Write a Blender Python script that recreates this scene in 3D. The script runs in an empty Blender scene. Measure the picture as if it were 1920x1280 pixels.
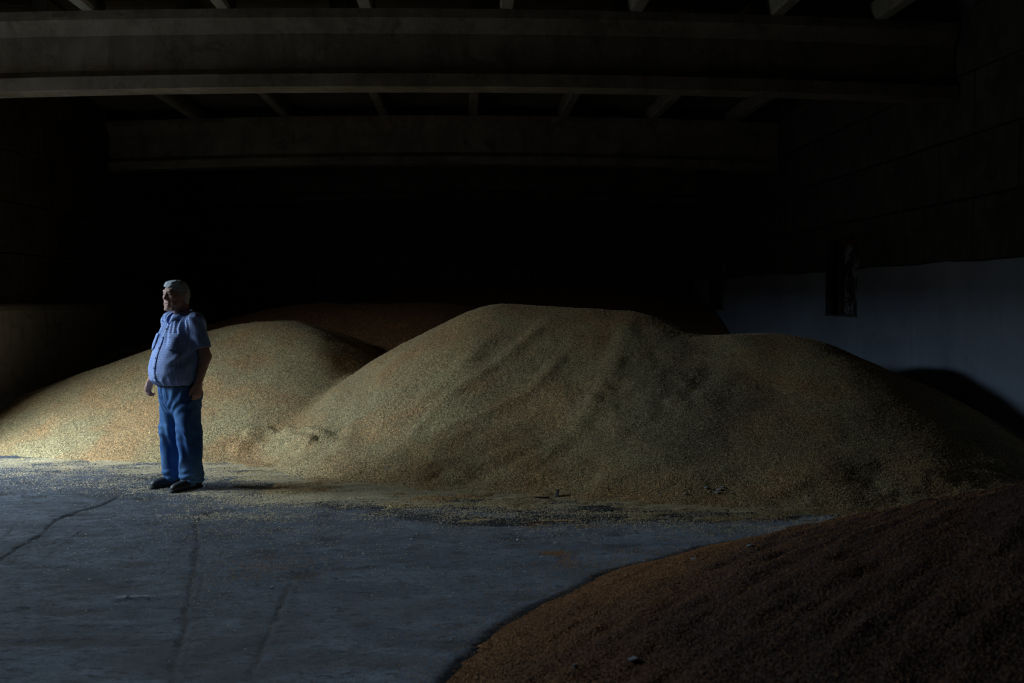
import bpy, math, random
import numpy as np
from mathutils import Vector, Matrix

R = math.radians
scene = bpy.context.scene
COL = scene.collection

# ---------------------------------------------------------------- camera
cam_d = bpy.data.cameras.new('camera'); cam = bpy.data.objects.new('camera', cam_d); COL.objects.link(cam)
CAM_Z = 1.56
cam.location = (0, 0, CAM_Z)
cam.rotation_euler = (Matrix.Rotation(R(-2.61), 3, 'Z') @ Matrix.Rotation(R(90 - 2.58), 3, 'X') @ Matrix.Rotation(R(-.33), 3, 'Z')).to_euler()
cam_d.lens = 35; cam_d.sensor_width = 36; cam_d.clip_start = .05; cam_d.clip_end = 200
cam_d.dof.use_dof = True; cam_d.dof.focus_distance = 8.6; cam_d.dof.aperture_fstop = 3.2
scene.camera = cam

# ---------------------------------------------------------------- daylight: an even sky that reaches the hall through the gateway on the left
world = bpy.data.worlds.new('overcast_sky'); scene.world = world; world.use_nodes = True
bg = world.node_tree.nodes['Background']
bg.inputs[0].default_value = (.62, .81, 1.0, 1); bg.inputs[1].default_value = 35.5
# gateway in the left wall (the only opening of the hall)
XL, XR, YF, YB = -5.75, 5.2, -3.0, 22.5
GATE_Y0, GATE_Y1, GATE_Z = 7.5, 10.0, 3.4
pd = bpy.data.lights.new('gateway_portal', 'AREA'); pd.shape = 'RECTANGLE'; pd.size = GATE_Y1 - GATE_Y0; pd.size_y = GATE_Z
pd.cycles.is_portal = True                      # guides sky sampling through the opening, gives off no light itself
po = bpy.data.objects.new('gateway_portal', pd); COL.objects.link(po)
po.location = (XL - .36, (GATE_Y0 + GATE_Y1) / 2, GATE_Z / 2); po.rotation_euler = (R(90), 0, R(-90))

scene.view_settings.view_transform = 'Standard'; scene.view_settings.look = 'None'
scene.view_settings.gamma = 1.0; scene.view_settings.use_curve_mapping = False
scene.view_settings.exposure = 0.0
scene.cycles.max_bounces = 8; scene.cycles.diffuse_bounces = 5

# ---------------------------------------------------------------- helpers
def hash3(x, y, z, s=0):
    h = (x.astype(np.int64) * 374761393 + y.astype(np.int64) * 668265263 + z.astype(np.int64) * 2147483647 + s * 974711) & 0xffffffff
    h = ((h ^ (h >> 13)) * 1274126177) & 0xffffffff
    h = ((h ^ (h >> 16)) * 2246822519) & 0xffffffff
    return ((h ^ (h >> 15)) & 0xffffff).astype(np.float32) / 0xffffff
def vnoise3(x, y, z, s=0):
    x, y, z = np.broadcast_arrays(x, y, z)
    xi, yi, zi = np.floor(x), np.floor(y), np.floor(z)
    fx, fy, fz = x - xi, y - yi, z - zi
    fx, fy, fz = [t * t * (3 - 2 * t) for t in (fx, fy, fz)]
    r = 0
    for i in (0, 1):
        for j in (0, 1):
            for k in (0, 1):
                w = (fx if i else 1 - fx) * (fy if j else 1 - fy) * (fz if k else 1 - fz)
                r = r + w * hash3(xi + i, yi + j, zi + k, s)
    return r
def noise2(x, y, s=0):
    x, y = np.broadcast_arrays(x, y)
    xi, yi = np.floor(x), np.floor(y); fx, fy = x - xi, y - yi
    fx, fy = fx * fx * (3 - 2 * fx), fy * fy * (3 - 2 * fy); z = np.zeros_like(xi)
    a = hash3(xi, yi, z, s); b = hash3(xi + 1, yi, z, s); c = hash3(xi, yi + 1, z, s); d = hash3(xi + 1, yi + 1, z, s)
    return (a * (1 - fx) + b * fx) * (1 - fy) + (c * (1 - fx) + d * fx) * fy
def fbm2(x, y, o=4, s=0):
    r, a, t = 0, 1, 0
    for i in range(o):
        r = r + a * noise2(x * 2 ** i, y * 2 ** i, s + i); t += a; a *= .5
    return r / t
def mesh_np(name, V, F, material, parent=None, smooth=False, solid=None, loc=None):
    me = bpy.data.meshes.new(name)
    V = np.asarray(V, np.float32)
    if isinstance(F, np.ndarray) and F.ndim == 2:
        k = F.shape[1]
        me.vertices.add(len(V)); me.vertices.foreach_set('co', V.ravel())
        me.loops.add(F.size); me.loops.foreach_set('vertex_index', F.astype(np.int32).ravel())
        me.polygons.add(len(F)); me.polygons.foreach_set('loop_start', np.arange(0, F.size, k, dtype=np.int32))
        me.update(calc_edges=True); me.validate()
    else:
        me.from_pydata([tuple(map(float, v)) for v in V], [], [tuple(map(int, f)) for f in F]); me.update()
    if smooth: me.polygons.foreach_set('use_smooth', np.ones(len(me.polygons), bool))
    if material: me.materials.append(material)
    o = bpy.data.objects.new(name, me); COL.objects.link(o)
    if parent: o.parent = parent
    if loc is not None: o.location = loc
    if solid:
        md = o.modifiers.new('thickness', 'SOLIDIFY'); md.thickness = solid; md.offset = 0
    return o
def tag(o, label=None, category=None, group=None, kind=None):
    for k, v in (('label', label), ('category', category), ('group', group), ('kind', kind)):
        if v: o[k] = v
    return o
def boxes(lst):
    """lst of (x0,x1,y0,y1,z0,z1) -> V, F"""
    V, F = [], []
    for x0, x1, y0, y1, z0, z1 in lst:
        n = len(V)
        V += [(x, y, z) for z in (z0, z1) for y in (y0, y1) for x in (x0, x1)]
        F += [tuple(n + i for i in q) for q in ((0, 2, 3, 1), (4, 5, 7, 6), (0, 1, 5, 4), (2, 6, 7, 3), (0, 4, 6, 2), (1, 3, 7, 5))]
    return V, F
def copy_of(o, loc, parent=None):
    c = o.copy(); COL.objects.link(c); c.location = loc
    if parent: c.parent = parent
    return c
# pixel of the photograph -> place in the hall (used once, to lay things out at their true spots)
PX0, PY0, FPX = 875., 556., 1867.
def floor_at(px, py):
    Y = CAM_Z * FPX / (py - PY0); return ((px - PX0) / FPX * Y, Y)

# ---------------------------------------------------------------- materials
M = {}
class Tree:
    def __init__(s, name, rough=.85, spec=.3):
        s.m = bpy.data.materials.new(name); s.m.use_nodes = True; s.t = s.m.node_tree
        s.b = s.t.nodes['Principled BSDF']; s.b.inputs['Roughness'].default_value = rough
        s.b.inputs['Specular IOR Level'].default_value = spec
        M[name] = s.m
    def n(s, typ, props=None, **inp):
        nd = s.t.nodes.new('ShaderNode' + typ)
        for k, v in (props or {}).items(): setattr(nd, k, v)
        for k, v in inp.items():
            k = k.replace('_', ' ')
            sock = nd.inputs[int(k[1:])] if k[0] == 'i' and k[1:].isdigit() else nd.inputs[k]
            s.put(sock, v)
        return nd
    def put(s, sock, v):
        if isinstance(v, bpy.types.NodeSocket): s.t.links.new(v, sock)
        else: sock.default_value = (*v, 1) if isinstance(v, tuple) and len(v) == 3 and sock.type == 'RGBA' else v
    def obj(s): return s.n('TexCoord').outputs['Object']
    def map(s, vec, scale=(1, 1, 1), rot=(0, 0, 0)): return s.n('Mapping', None, Vector=vec, Scale=scale, Rotation=rot).outputs[0]
    def noise(s, vec, scale, detail=4, rough=.55, dist=0.): return s.n('TexNoise', None, Vector=vec, Scale=scale, Detail=detail, Roughness=rough, Distortion=dist).outputs[0]
    def vor(s, vec, scale, feature='F1'): return s.n('TexVoronoi', {'feature': feature}, Vector=vec, Scale=scale)
    def ramp(s, f, *stops):
        nd = s.t.nodes.new('ShaderNodeValToRGB'); s.t.links.new(f, nd.inputs[0]); el = nd.color_ramp.elements
        while len(el) < len(stops): el.new(.5)
        for e, (p, c) in zip(el, stops): e.position = p; e.color = (*c, 1) if isinstance(c, tuple) else (c, c, c, 1)
        return nd.outputs[0]
    def mix(s, f, a, b, mode='MIX'):
        nd = s.t.nodes.new('ShaderNodeMix'); nd.data_type = 'RGBA'; nd.blend_type = mode
        s.put(nd.inputs[0], f); s.put(nd.inputs[6], a); s.put(nd.inputs[7], b); return nd.outputs[2]
    def math(s, op, a, b=0., c=None):
        nd = s.t.nodes.new('ShaderNodeMath'); nd.operation = op; s.put(nd.inputs[0], a); s.put(nd.inputs[1], b)
        if c is not None: s.put(nd.inputs[2], c)
        return nd.outputs[0]
    def attr(s, name): return s.n('Attribute', {'attribute_name': name}).outputs['Fac']
    def color(s, c): s.put(s.b.inputs['Base Color'], c)
    def bump(s, h, dist=.01, strength=1.0, prev=None):
        nd = s.n('Bump', None, Height=h, Distance=dist, Strength=strength)
        if prev is not None: s.t.links.new(prev, nd.inputs['Normal'])
        s.t.links.new(nd.outputs[0], s.b.inputs['Normal']); return nd.outputs[0]

def grain_material(name, tan, grey, dark, cell=120, chaff=None):
    t = Tree(name, .8, .2); v = t.obj()
    big = t.ramp(t.noise(v, 1.3, 5, .6, .6), (.40, 0.), (.60, 1.))
    base = t.mix(big, tan, grey)
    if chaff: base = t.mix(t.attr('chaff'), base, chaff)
    vo = t.vor(v, cell); 
    lum = t.math('MULTIPLY_ADD', t.math('POWER', t.n('SeparateColor', None, i0=vo.outputs['Color']).outputs[0], 1.4), 1.9, .30)
    g = t.n('CombineColor', None, i0=lum, i1=lum, i2=lum).outputs[0]
    c = t.mix(1.0, base, g, 'MULTIPLY')
    gap = t.ramp(vo.outputs['Distance'], (.45, 0.), (.85, 1.))
    c = t.mix(t.math('MULTIPLY', gap, .8), c, dark)
    vb = t.vor(v, cell * .37)
    c = t.mix(t.math('MULTIPLY', t.n('SeparateColor', None, i0=vb.outputs['Color']).outputs[1], .35), c, dark)
    t.color(c)
    b = t.bump(t.math('SUBTRACT', 1., vo.outputs['Distance']), .006, .9)
    t.bump(t.noise(v, 26, 4, .65), .018, .8, b)
grain_material('wheat', (.70, .41, .175), (.63, .49, .24), (.14, .085, .038), 145, (.30, .24, .13))
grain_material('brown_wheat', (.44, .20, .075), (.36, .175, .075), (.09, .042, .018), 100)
grain_material('amber_wheat', (.44, .20, .07), (.33, .15, .065), (.08, .036, .016), 120, (.13, .085, .075))  # last colour is the painted light falloff up the near heap, no chaff
def kernel(name, a, b):
    t = Tree(name, .6, .35); t.color(t.mix(t.ramp(t.noise(t.obj(), 60, 2), (.35, 0.), (.65, 1.)), a, b))
kernel('pale_kernel', (.75, .53, .29), (.74, .64, .40))
kernel('amber_kernel', (.60, .28, .09), (.46, .22, .09))
def concrete(name, base, stain, light, rough=.9, scale=1.0, bumpd=.01):
    t = Tree(name, rough, .25); v = t.obj()
    c = t.mix(t.ramp(t.noise(v, 1.6 * scale, 6, .65, .4), (.38, 0.), (.66, 1.)), base, stain)
    c = t.mix(t.ramp(t.noise(v, 5 * scale, 6, .7), (.50, 0.), (.78, .8)), c, light)
    c = t.mix(t.ramp(t.noise(t.map(v, (6, 6, .8)), 1.0, 5, .65), (.50, 0.), (.66, .75)), c, stain)
    c = t.mix(t.ramp(t.noise(v, 3.1 * scale, 8, .8, .6), (.52, 0.), (.62, .6)), c, tuple(x * .45 for x in stain))
    t.color(c); t.bump(t.noise(v, 40, 6, .7), bumpd, .6)
    return t
concrete('beam_concrete', (.245, .208, .16), (.15, .122, .09), (.33, .29, .235))
concrete('purlin_concrete', (.34, .31, .25), (.24, .215, .17), (.42, .39, .32))
concrete('block_concrete', (.10, .094, .082), (.06, .055, .047), (.15, .14, .12), bumpd=.02)
concrete('brown_blocks', (.11, .08, .055), (.065, .045, .03), (.15, .11, .07), bumpd=.02)
concrete('push_wall', (.50, .45, .38), (.40, .355, .30), (.57, .52, .45))
t = Tree('whitewash', .9, .2); v = t.obj()
c = t.mix(t.ramp(t.noise(v, 1.1, 6, .6, .5), (.35, 0.), (.7, 1.)), (.31, .355, .425), (.225, .26, .315))
c = t.mix(t.ramp(t.noise(t.map(v, (5, 5, .7)), 1.2, 5, .6), (.55, 0.), (.75, .6)), c, (.20, .22, .25))
c = t.mix(t.ramp(t.noise(v, 9, 3, .7), (.70, 0.), (.74, .8)), c, (.07, .065, .06))
t.color(c); t.bump(t.noise(v, 25, 6, .7), .01, .6)
t = Tree('roof_sheet', .9, .2); v = t.obj()
t.color(t.mix(t.ramp(t.noise(v, 2.2, 5, .6), (.35, 0.), (.7, 1.)), (.12, .105, .085), (.075, .065, .055)))
t = Tree('floor_concrete', .85, .14); v = t.obj()
c = t.mix(t.ramp(t.noise(t.map(v, (1, 2.2, 1)), 1.6, 8, .72, .5), (.40, 0.), (.60, 1.)), (.125, .134, .148), (.056, .060, .067))
c = t.mix(t.ramp(t.noise(t.map(v, (1.1, 4.0, 1), (0, 0, R(8))), 2.4, 6, .7, .3), (.50, 0.), (.72, .85)), c, (.052, .054, .058))
c = t.mix(t.ramp(t.noise(t.map(v, (.8, 1.6, 1)), 30, 7, .85), (.50, 0.), (.60, .95)), c, (.030, .032, .036))
c = t.mix(t.ramp(t.noise(t.map(v, (.8, 1.5, 1)), 95, 4, .8), (.56, 0.), (.68, .7)), c, (.20, .21, .22))
c = t.mix(t.ramp(t.noise(t.map(v, (1, 2.6, 1), (0, 0, R(-12))), 8, 9, .82, .4), (.535, 0.), (.575, .92)), c, (.020, .020, .021))
c = t.mix(t.ramp(t.vor(v, 34).outputs['Distance'], (.10, .55), (.16, 0.)), c, (.20, .20, .19))
c = t.mix(t.math('MULTIPLY', t.attr('dust_light'), t.ramp(t.noise(v, 7, 6, .7), (.3, .35), (.7, 1.))), c, (.25, .255, .27))
c = t.mix(t.attr('dirt_shade'), c, (.034, .029, .024))
fine = t.ramp(t.vor(t.n('VectorMath', {'operation': 'ADD'}, i0=v, i1=t.n('VectorMath', {'operation': 'SCALE'}, i0=t.n('TexNoise', None, Vector=v, Scale=3.0, Detail=4).outputs['Color'], Scale=.35).outputs[0]).outputs[0], 3.4, 'DISTANCE_TO_EDGE').outputs['Distance'], (.004, 0.), (.035, 1.))
crk = t.math('MULTIPLY', t.math('SUBTRACT', 1., fine), t.attr('craze'))
c = t.mix(t.math('MULTIPLY', crk, t.ramp(t.noise(v, 2.3, 3), (.42, 0.), (.58, .95))), c, (.016, .015, .014))
t.color(c)
b = t.bump(t.math('SUBTRACT', 1., crk), .012, .8)
b = t.bump(t.noise(t.map(v, (1, 2.2, 1)), 16, 7, .78), .030, .9, b)
t.bump(t.noise(v, 90, 4, .7), .010, 1.0, b)
t = Tree('yard_ground', .9, .2); t.color(t.mix(t.noise(t.obj(), 1.5, 5), (.13, .125, .115), (.18, .175, .16)))
t = Tree('skin', .5, .4); v = t.obj()
c = t.mix(t.ramp(t.noise(v, 30, 4), (.3, 0.), (.7, 1.)), (.60, .335, .255), (.50, .26, .195))
c = t.mix(t.math('MULTIPLY', t.attr('red'), .65), c, (.36, .12, .10))
c = t.mix(t.math('MULTIPLY', t.attr('brow'), .8), c, (.20, .18, .17)); c = t.mix(t.math('MULTIPLY', t.attr('eye'), .9), c, (.04, .035, .035))
t.color(c); t.bump(t.noise(v, 160, 3), .002, .5); t.b.inputs['Subsurface Weight'].default_value = .0
t = Tree('hair', .55, .4); v = t.obj()
t.color(t.mix(t.ramp(t.noise(t.map(v, (60, 14, 110)), 1.5, 3, .6), (.3, 0.), (.7, 1.)), (.27, .28, .30), (.66, .67, .68))); t.bump(t.noise(t.map(v, (60, 14, 110)), 2.0, 3), .004, .9)
t = Tree('shirt', .85, .15); uv = t.n('UVMap', {'uv_map': 'cloth'}).outputs[0]; sx = t.n('SeparateXYZ', None, Vector=uv)
def stripe(s, per): return t.math('GREATER_THAN', t.math('FRACT', t.math('MULTIPLY', s, 1 / per)), .5)
ck = t.math('MULTIPLY', t.math('ADD', stripe(sx.outputs[0], .0085), stripe(sx.outputs[1], .0085)), .5)
c = t.ramp(ck, (0.0, (.84, .89, .98)), (.5, (.26, .40, .80)), (1.0, (.045, .095, .42)))
t.color(c); t.bump(t.noise(t.obj(), 70, 4), .003, .5); t.b.inputs['Sheen Weight'].default_value = .15
t = Tree('denim', .9, .15); v = t.obj()
c = t.mix(t.ramp(t.noise(t.map(v, (3, 3, 1.6)), 2.4, 4), (.36, 0.), (.68, 1.)), (.036, .10, .275), (.12, .25, .46))
t.color(c); t.bump(t.noise(t.map(v, (1, 1, 1)), 260, 2), .002, .5)
for nm, c, r in (('belt', (.02, .016, .014), .5), ('shoe', (.030, .030, .032), .5), ('sole', (.018, .018, .018), .7), ('button', (.35, .40, .5), .4)):
    t = Tree(nm, r, .4); t.color(t.mix(t.noise(t.obj(), 40, 3), c, tuple(x * 1.5 for x in c)))
for nm, c, c2 in (('straw', (.50, .42, .25), (.38, .30, .16)), ('paper', (.60, .63, .68), (.48, .50, .54)), ('old_wood', (.24, .22, .21), (.15, .13, .12)),
                  ('dark_stick', (.05, .04, .03), (.025, .02, .018)), ('frame_wood', (.13, .075, .045), (.07, .04, .028))):
    t = Tree(nm, .85, .2); t.color(t.mix(t.noise(t.map(t.obj(), (20, 20, 60)), 1.0, 4), c, c2))
t = Tree('peeling_plaster', .9, .2); v = t.obj()
t.color(t.mix(t.ramp(t.noise(v, 5, 5, .6, .8), (.47, 0.), (.52, 1.)), (.33, .36, .40), (.06, .045, .035))); t.bump(t.ramp(t.noise(v, 5, 5, .6, .8), (.47, 1.), (.52, 0.)), .02, 1.)
# ---------------------------------------------------------------- implicit surfaces (for the person)
class Field:
    """Signed distance samples on a regular grid; shapes are blended in, then meshed by surface nets."""
    def __init__(s, lo, hi, h):
        s.lo = np.array(lo, np.float32); s.h = h
        s.n = np.ceil((np.array(hi) - s.lo) / h).astype(int) + 1
        s.D = np.full(s.n, 0.2, np.float32)
    def block(s, lo, hi):
        a = np.maximum(np.floor((np.array(lo) - s.lo) / s.h).astype(int), 0)
        b = np.minimum(np.ceil((np.array(hi) - s.lo) / s.h).astype(int) + 1, s.n)
        b = np.maximum(b, a + 1)
        ax = [(s.lo[i] + s.h * np.arange(a[i], b[i])).astype(np.float32) for i in range(3)]
        return (slice(a[0], b[0]), slice(a[1], b[1]), slice(a[2], b[2])), \
            (ax[0][:, None, None], ax[1][None, :, None], ax[2][None, None, :])
    def put(s, fn, lo, hi, k=0.01, m=0.05, cut=False):
        sl, (x, y, z) = s.block(np.array(lo) - m, np.array(hi) + m)
        d = fn(x, y, z); o = s.D[sl]
        if cut:
            d = -d; q = np.maximum(k - np.abs(o - d), 0) / k
            s.D[sl] = np.maximum(o, d) + q * q * k * .25
        else:
            q = np.maximum(k - np.abs(o - d), 0) / k
            s.D[sl] = np.minimum(o, d) - q * q * k * .25
    def cone(s, a, b, ra, rb, k=0.01, cut=False, flat=None):
        a = np.array(a, float); b = np.array(b, float); ab = b - a; L2 = float(ab @ ab) + 1e-12
        def fn(x, y, z):
            px, py, pz = x - a[0], y - a[1], z - a[2]
            t = np.clip((px * ab[0] + py * ab[1] + pz * ab[2]) / L2, 0, 1)
            dx, dy, dz = px - t * ab[0], py - t * ab[1], pz - t * ab[2]
            if flat is not None:
                dx, dy, dz = dx / flat[0], dy / flat[1], dz / flat[2]
            return np.sqrt(dx * dx + dy * dy + dz * dz) - (ra + t * (rb - ra))
        r = max(ra, rb) * 1.2
        s.put(fn, np.minimum(a, b) - r, np.maximum(a, b) + r, k, cut=cut)
    def ell(s, c, r, k=0.01, cut=False, R=None):
        c = np.array(c, float); r = np.array(r, float)
        def fn(x, y, z):
            px, py, pz = x - c[0], y - c[1], z - c[2]
            if R is not None:
                px, py, pz = [R[0][i] * px + R[1][i] * py + R[2][i] * pz for i in range(3)]
            k0 = np.sqrt((px / r[0]) ** 2 + (py / r[1]) ** 2 + (pz / r[2]) ** 2)
            k1 = np.sqrt((px / r[0] ** 2) ** 2 + (py / r[1] ** 2) ** 2 + (pz / r[2] ** 2) ** 2) + 1e-9
            return k0 * (k0 - 1) / k1
        m = r.max()
        s.put(fn, c - m, c + m, k, cut=cut)
    def loft(s, rows, k=0.02, p=2.2, grow=0.0):
        """rows: (z, half width, front y, back y)"""
        T = np.array(rows, float); z0, z1 = T[0, 0], T[-1, 0]
        def fn(x, y, z):
            zz = np.clip(z, z0, z1)
            a = np.interp(zz, T[:, 0], T[:, 1]) + grow
            f = np.interp(zz, T[:, 0], T[:, 2]) - grow
            b = np.interp(zz, T[:, 0], T[:, 3]) + grow
            cy = (f + b) / 2; h = (b - f) / 2
            q = (np.abs(x / a) ** p + np.abs((y - cy) / h) ** p) ** (1 / p)
            d = (q - 1) * np.minimum(a, h)
            return np.maximum(d, np.maximum(z0 - z, z - z1)).astype(np.float32)
        s.put(fn, (-.3, -.35, z0), (.3, .3, z1), k)
    def bump(s, fn, lo, hi):
        sl, (x, y, z) = s.block(lo, hi)
        s.D[sl] += np.where(np.abs(s.D[sl]) < .04, fn(x, y, z), 0)
    def mesh(s):
        D = s.D; S = D < 0; nx, ny, nz = D.shape
        c = np.zeros((nx - 1, ny - 1, nz - 1), np.int8)
        for i in (0, 1):
            for j in (0, 1):
                for k in (0, 1):
                    c += S[i:nx - 1 + i, j:ny - 1 + j, k:nz - 1 + k]
        I = np.argwhere((c > 0) & (c < 8))
        idx = np.full(c.shape, -1, np.int64); idx[tuple(I.T)] = np.arange(len(I))
        acc = np.zeros((len(I), 3)); cnt = np.zeros(len(I))
        corners = [(i, j, k) for i in (0, 1) for j in (0, 1) for k in (0, 1)]
        for A in corners:
            for ax in range(3):
                if A[ax]: continue
                B = list(A); B[ax] = 1
                da = D[I[:, 0] + A[0], I[:, 1] + A[1], I[:, 2] + A[2]]
                db = D[I[:, 0] + B[0], I[:, 1] + B[1], I[:, 2] + B[2]]
                cr = (da < 0) != (db < 0)
                t = np.where(cr, da / np.where(cr, da - db, 1), 0)
                P = np.repeat(np.array(A, float)[None], len(I), 0); P[:, ax] += t
                acc[cr] += P[cr]; cnt[cr] += 1
        V = s.lo + s.h * (I + acc / cnt[:, None])
        F = []
        for ax in range(3):
            lo = [slice(None)] * 3; hi = [slice(None)] * 3
            lo[ax] = slice(0, -1); hi[ax] = slice(1, None)
            e = S[tuple(lo)] != S[tuple(hi)]
            u, v = (ax + 1) % 3, (ax + 2) % 3
            E = np.argwhere(e)
            E = E[(E[:, u] > 0) & (E[:, v] > 0) & (E[:, u] < D.shape[u] - 1) & (E[:, v] < D.shape[v] - 1)]
            fl = S[tuple(E.T)]
            def at(du, dv):
                Q = E.copy(); Q[:, u] += du; Q[:, v] += dv
                return idx[tuple(Q.T)]
            q = np.stack([at(-1, -1), at(0, -1), at(0, 0), at(-1, 0)], 1)
            q[~fl] = q[~fl][:, ::-1]
            F.append(q)
        return V, np.concatenate(F)

def vsmooth(V, F, n=1, lam=.5):
    e = np.concatenate([F[:, [0, 1]], F[:, [1, 2]], F[:, [2, 3]], F[:, [3, 0]]])
    e = np.concatenate([e, e[:, ::-1]])
    deg = np.bincount(e[:, 0], minlength=len(V))[:, None]
    for _ in range(n):
        s = np.stack([np.bincount(e[:, 0], V[e[:, 1], i], len(V)) for i in range(3)], 1)
        V = V + lam * (s / np.maximum(deg, 1) - V)
    return V

# ---------------------------------------------------------------- the person
TORSO = [(.845, .17, -.150, .115), (.862, .195, -.205, .132), (.90, .208, -.243, .142), (.96, .213, -.256, .146),
         (1.03, .211, -.249, .147), (1.10, .206, -.228, .145), (1.17, .201, -.198, .143), (1.25, .196, -.163, .141),
         (1.32, .184, -.128, .136), (1.375, .150, -.098, .122), (1.415, .100, -.078, .100), (1.445, .074, -.060, .088)]
PELVIS = [(.54, .05, -.03, .03), (.58, .095, -.07, .065), (.63, .140, -.115, .10), (.69, .168, -.143, .130), (.76, .182, -.155, .142), (.84, .185, -.165, .130), (.885, .182, -.165, .120)]
HEADC = np.array((0.0, -.040, 1.592))

def build_person(at_xy, yaw):
    rnd = random.Random(5)
    ca, sa = math.cos(math.radians(5)), math.sin(math.radians(5))
    def H(p):                                     # head space -> body space (head turned a little)
        x, y, z = p
        return (HEADC[0] + ca * x - sa * y, HEADC[1] + sa * x + ca * y, HEADC[2] + z)
    HR = ((ca, sa * -1, 0), (sa, ca, 0), (0, 0, 1))
    HR = ((ca, -sa, 0), (sa, ca, 0), (0, 0, 1))
    # --- body: one continuous surface
    f = Field((-.36, -.30, 0.02), (.36, .26, 1.76), .0041)
    f.loft(TORSO, grow=-.02); f.loft(PELVIS, grow=-.022)
    for sx in (-1, 1):
        f.cone((sx * .10, -.01, .80), (sx * .115, -.01, .45), .095, .07, .03)
        f.cone((sx * .115, -.01, .45), (sx * .121, .01, .10), .062, .034, .02)
        f.cone((sx * .121, .015, .075), (sx * .135, -.13, .045), .026, .016, .012)
    def hd(c, r, k=.015, cut=False):
        f.ell(H(c), r, k, cut, HR)
    def hc(a, b, ra, rb, k=.012, cut=False):
        f.cone(H(a), H(b), ra, rb, k, cut)
    f.cone((0, .035, 1.40), (0, .005, 1.52), .066, .058, .03)             # neck
    hd((0, .014, .030), (.076, .099, .086), .02)
    hd((0, -.028, -.028), (.064, .068, .092), .03)
    hd((0, -.034, -.076), (.053, .054, .048), .03)
    hd((0, -.078, -.108), (.024, .019, .017), .020)
    hd((0, -.044, -.108), (.040, .038, .020), .025)
    for s in (-1, 1):
        hd((s * .046, -.060, -.022), (.024, .026, .024), .02)
        hd((s * .047, -.048, -.078), (.020, .028, .026), .02)
        hd((s * .038, -.058, -.120), (.022, .026, .014), .02)
    hc((-.036, -.0845, .028), (.036, -.0845, .028), .0115, .0115, .018)         # brow
    for s in (-1, 1):
        hd((s * .031, -.106, .004), (.021, .024, .0125), .012, True)         # socket
        hd((s * .031, -.079, .003), (.0155, .0135, .0125), .005)
        hc((s * .018, -.092, .012), (s * .046, -.083, .010), .0045, .0045, .004)   # upper lid
        hc((s * .018, -.090, -.012), (s * .044, -.083, -.012), .004, .005, .006)   # bag under the eye
    hc((0, -.088, .020), (0, -.107, -.026), .0090, .0125, .014)             # nose
    hd((0, -.110, -.029), (.0120, .0105, .0100), .008)
    for s in (-1, 1):
        hd((s * .0125, -.098, -.033), (.0085, .011, .008), .007)
        hc((s * .021, -.0985, -.034), (s * .036, -.0855, -.072), .004, .003, .010, True)   # fold beside the mouth
    hc((-.021, -.089, -.066), (.021, -.089, -.066), .0085, .0085, .008)
    hc((-.017, -.088, -.083), (.017, -.088, -.083), .0085, .0085, .008)
    hc((-.025, -.099, -.0745), (.025, -.099, -.0745), .0035, .0035, .004, True)
    for s in (-1, 1):                                                      # ears
        hd((s * .077, .018, -.006), (.012, .021, .033), .008)
        hd((s * .076, .012, -.036), (.008, .011, .011), .006)
        hd((s * .0915, .017, -.002), (.006, .011, .019), .004, True)
    # arms and hands
    def arm(s, sh, el, wr, hand_dir, fwd, palm):
        f.cone(sh, el, .055, .044, .02); f.cone(el, wr, .045, .028, .02)
        D = np.array(hand_dir, float); D /= np.linalg.norm(D)
        Fw = np.array(fwd, float); Fw -= D * (Fw @ D); Fw /= np.linalg.norm(Fw)
        P = np.array(palm, float); P -= D * (P @ D) + Fw * (P @ Fw); P /= np.linalg.norm(P)
        W = np.array(wr, float)
        def q(d, w, n): return W + D * d + Fw * w + P * n
        f.cone(W, q(.03, 0, 0), .027, .026, .015)
        for w in (-.028, -.010, .010, .028):
            f.cone(q(.02, w * .55, 0), q(.088, w, .002), .0165, .0125, .012)
        # back-of-hand bulk
        f.cone(q(.03, .012, .006), q(.075, .014, .004), .016, .014, .014)
        for w, l, r, c0 in ((.029, .95, .0098, 24), (.010, 1.05, .0100, 30), (-.010, .98, .0096, 36), (-.028, .8, .0088, 42)):
            p0 = q(.086, w, .002); ang = math.radians(c0); r0 = r
            for seg, (L, add) in enumerate(((.044, 0), (.028, 34), (.022, 24))):
                ang += math.radians(add)
                v = D * math.cos(ang) + P * math.sin(ang)
                p1 = p0 + v * L * l
                f.cone(p0, p1, r0, r0 * .92, .004); p0 = p1; r0 *= .92
        t0 = q(.025, .026, .006); t1 = q(.052, .046, .014); t2 = q(.078, .050, .024); t3 = q(.098, .044, .034)
        f.cone(t0, t1, .0165, .013, .012); f.cone(t1, t2, .0125, .0108, .004); f.cone(t2, t3, .0108, .0095, .004)
        return q
    arm(1, (.175, .02, 1.36), (.242, .062, 1.085), (.232, -.008, .868), (-.03, -.10, -1), (-.25, -1, 0), (-1, .1, 0))
    arm(-1, (-.175, .02, 1.36), (-.272, .035, 1.095), (-.285, -.085, .895), (-.05, -.50, -1), (.35, -1, .3), (1, .3, 0))
    V, F = f.mesh(); V = vsmooth(V, F, 1)
    body = mesh_np('person', V, F, M['skin'], smooth=True)
    hx = V - HEADC
    lx = ca * hx[:, 0] + sa * hx[:, 1]; ly = -sa * hx[:, 0] + ca * hx[:, 1]; lz = hx[:, 2]
    def g(c, r): return np.exp(-((lx - c[0]) / r[0]) ** 2 - ((ly - c[1]) / r[1]) ** 2 - ((lz - c[2]) / r[2]) ** 2)
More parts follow.
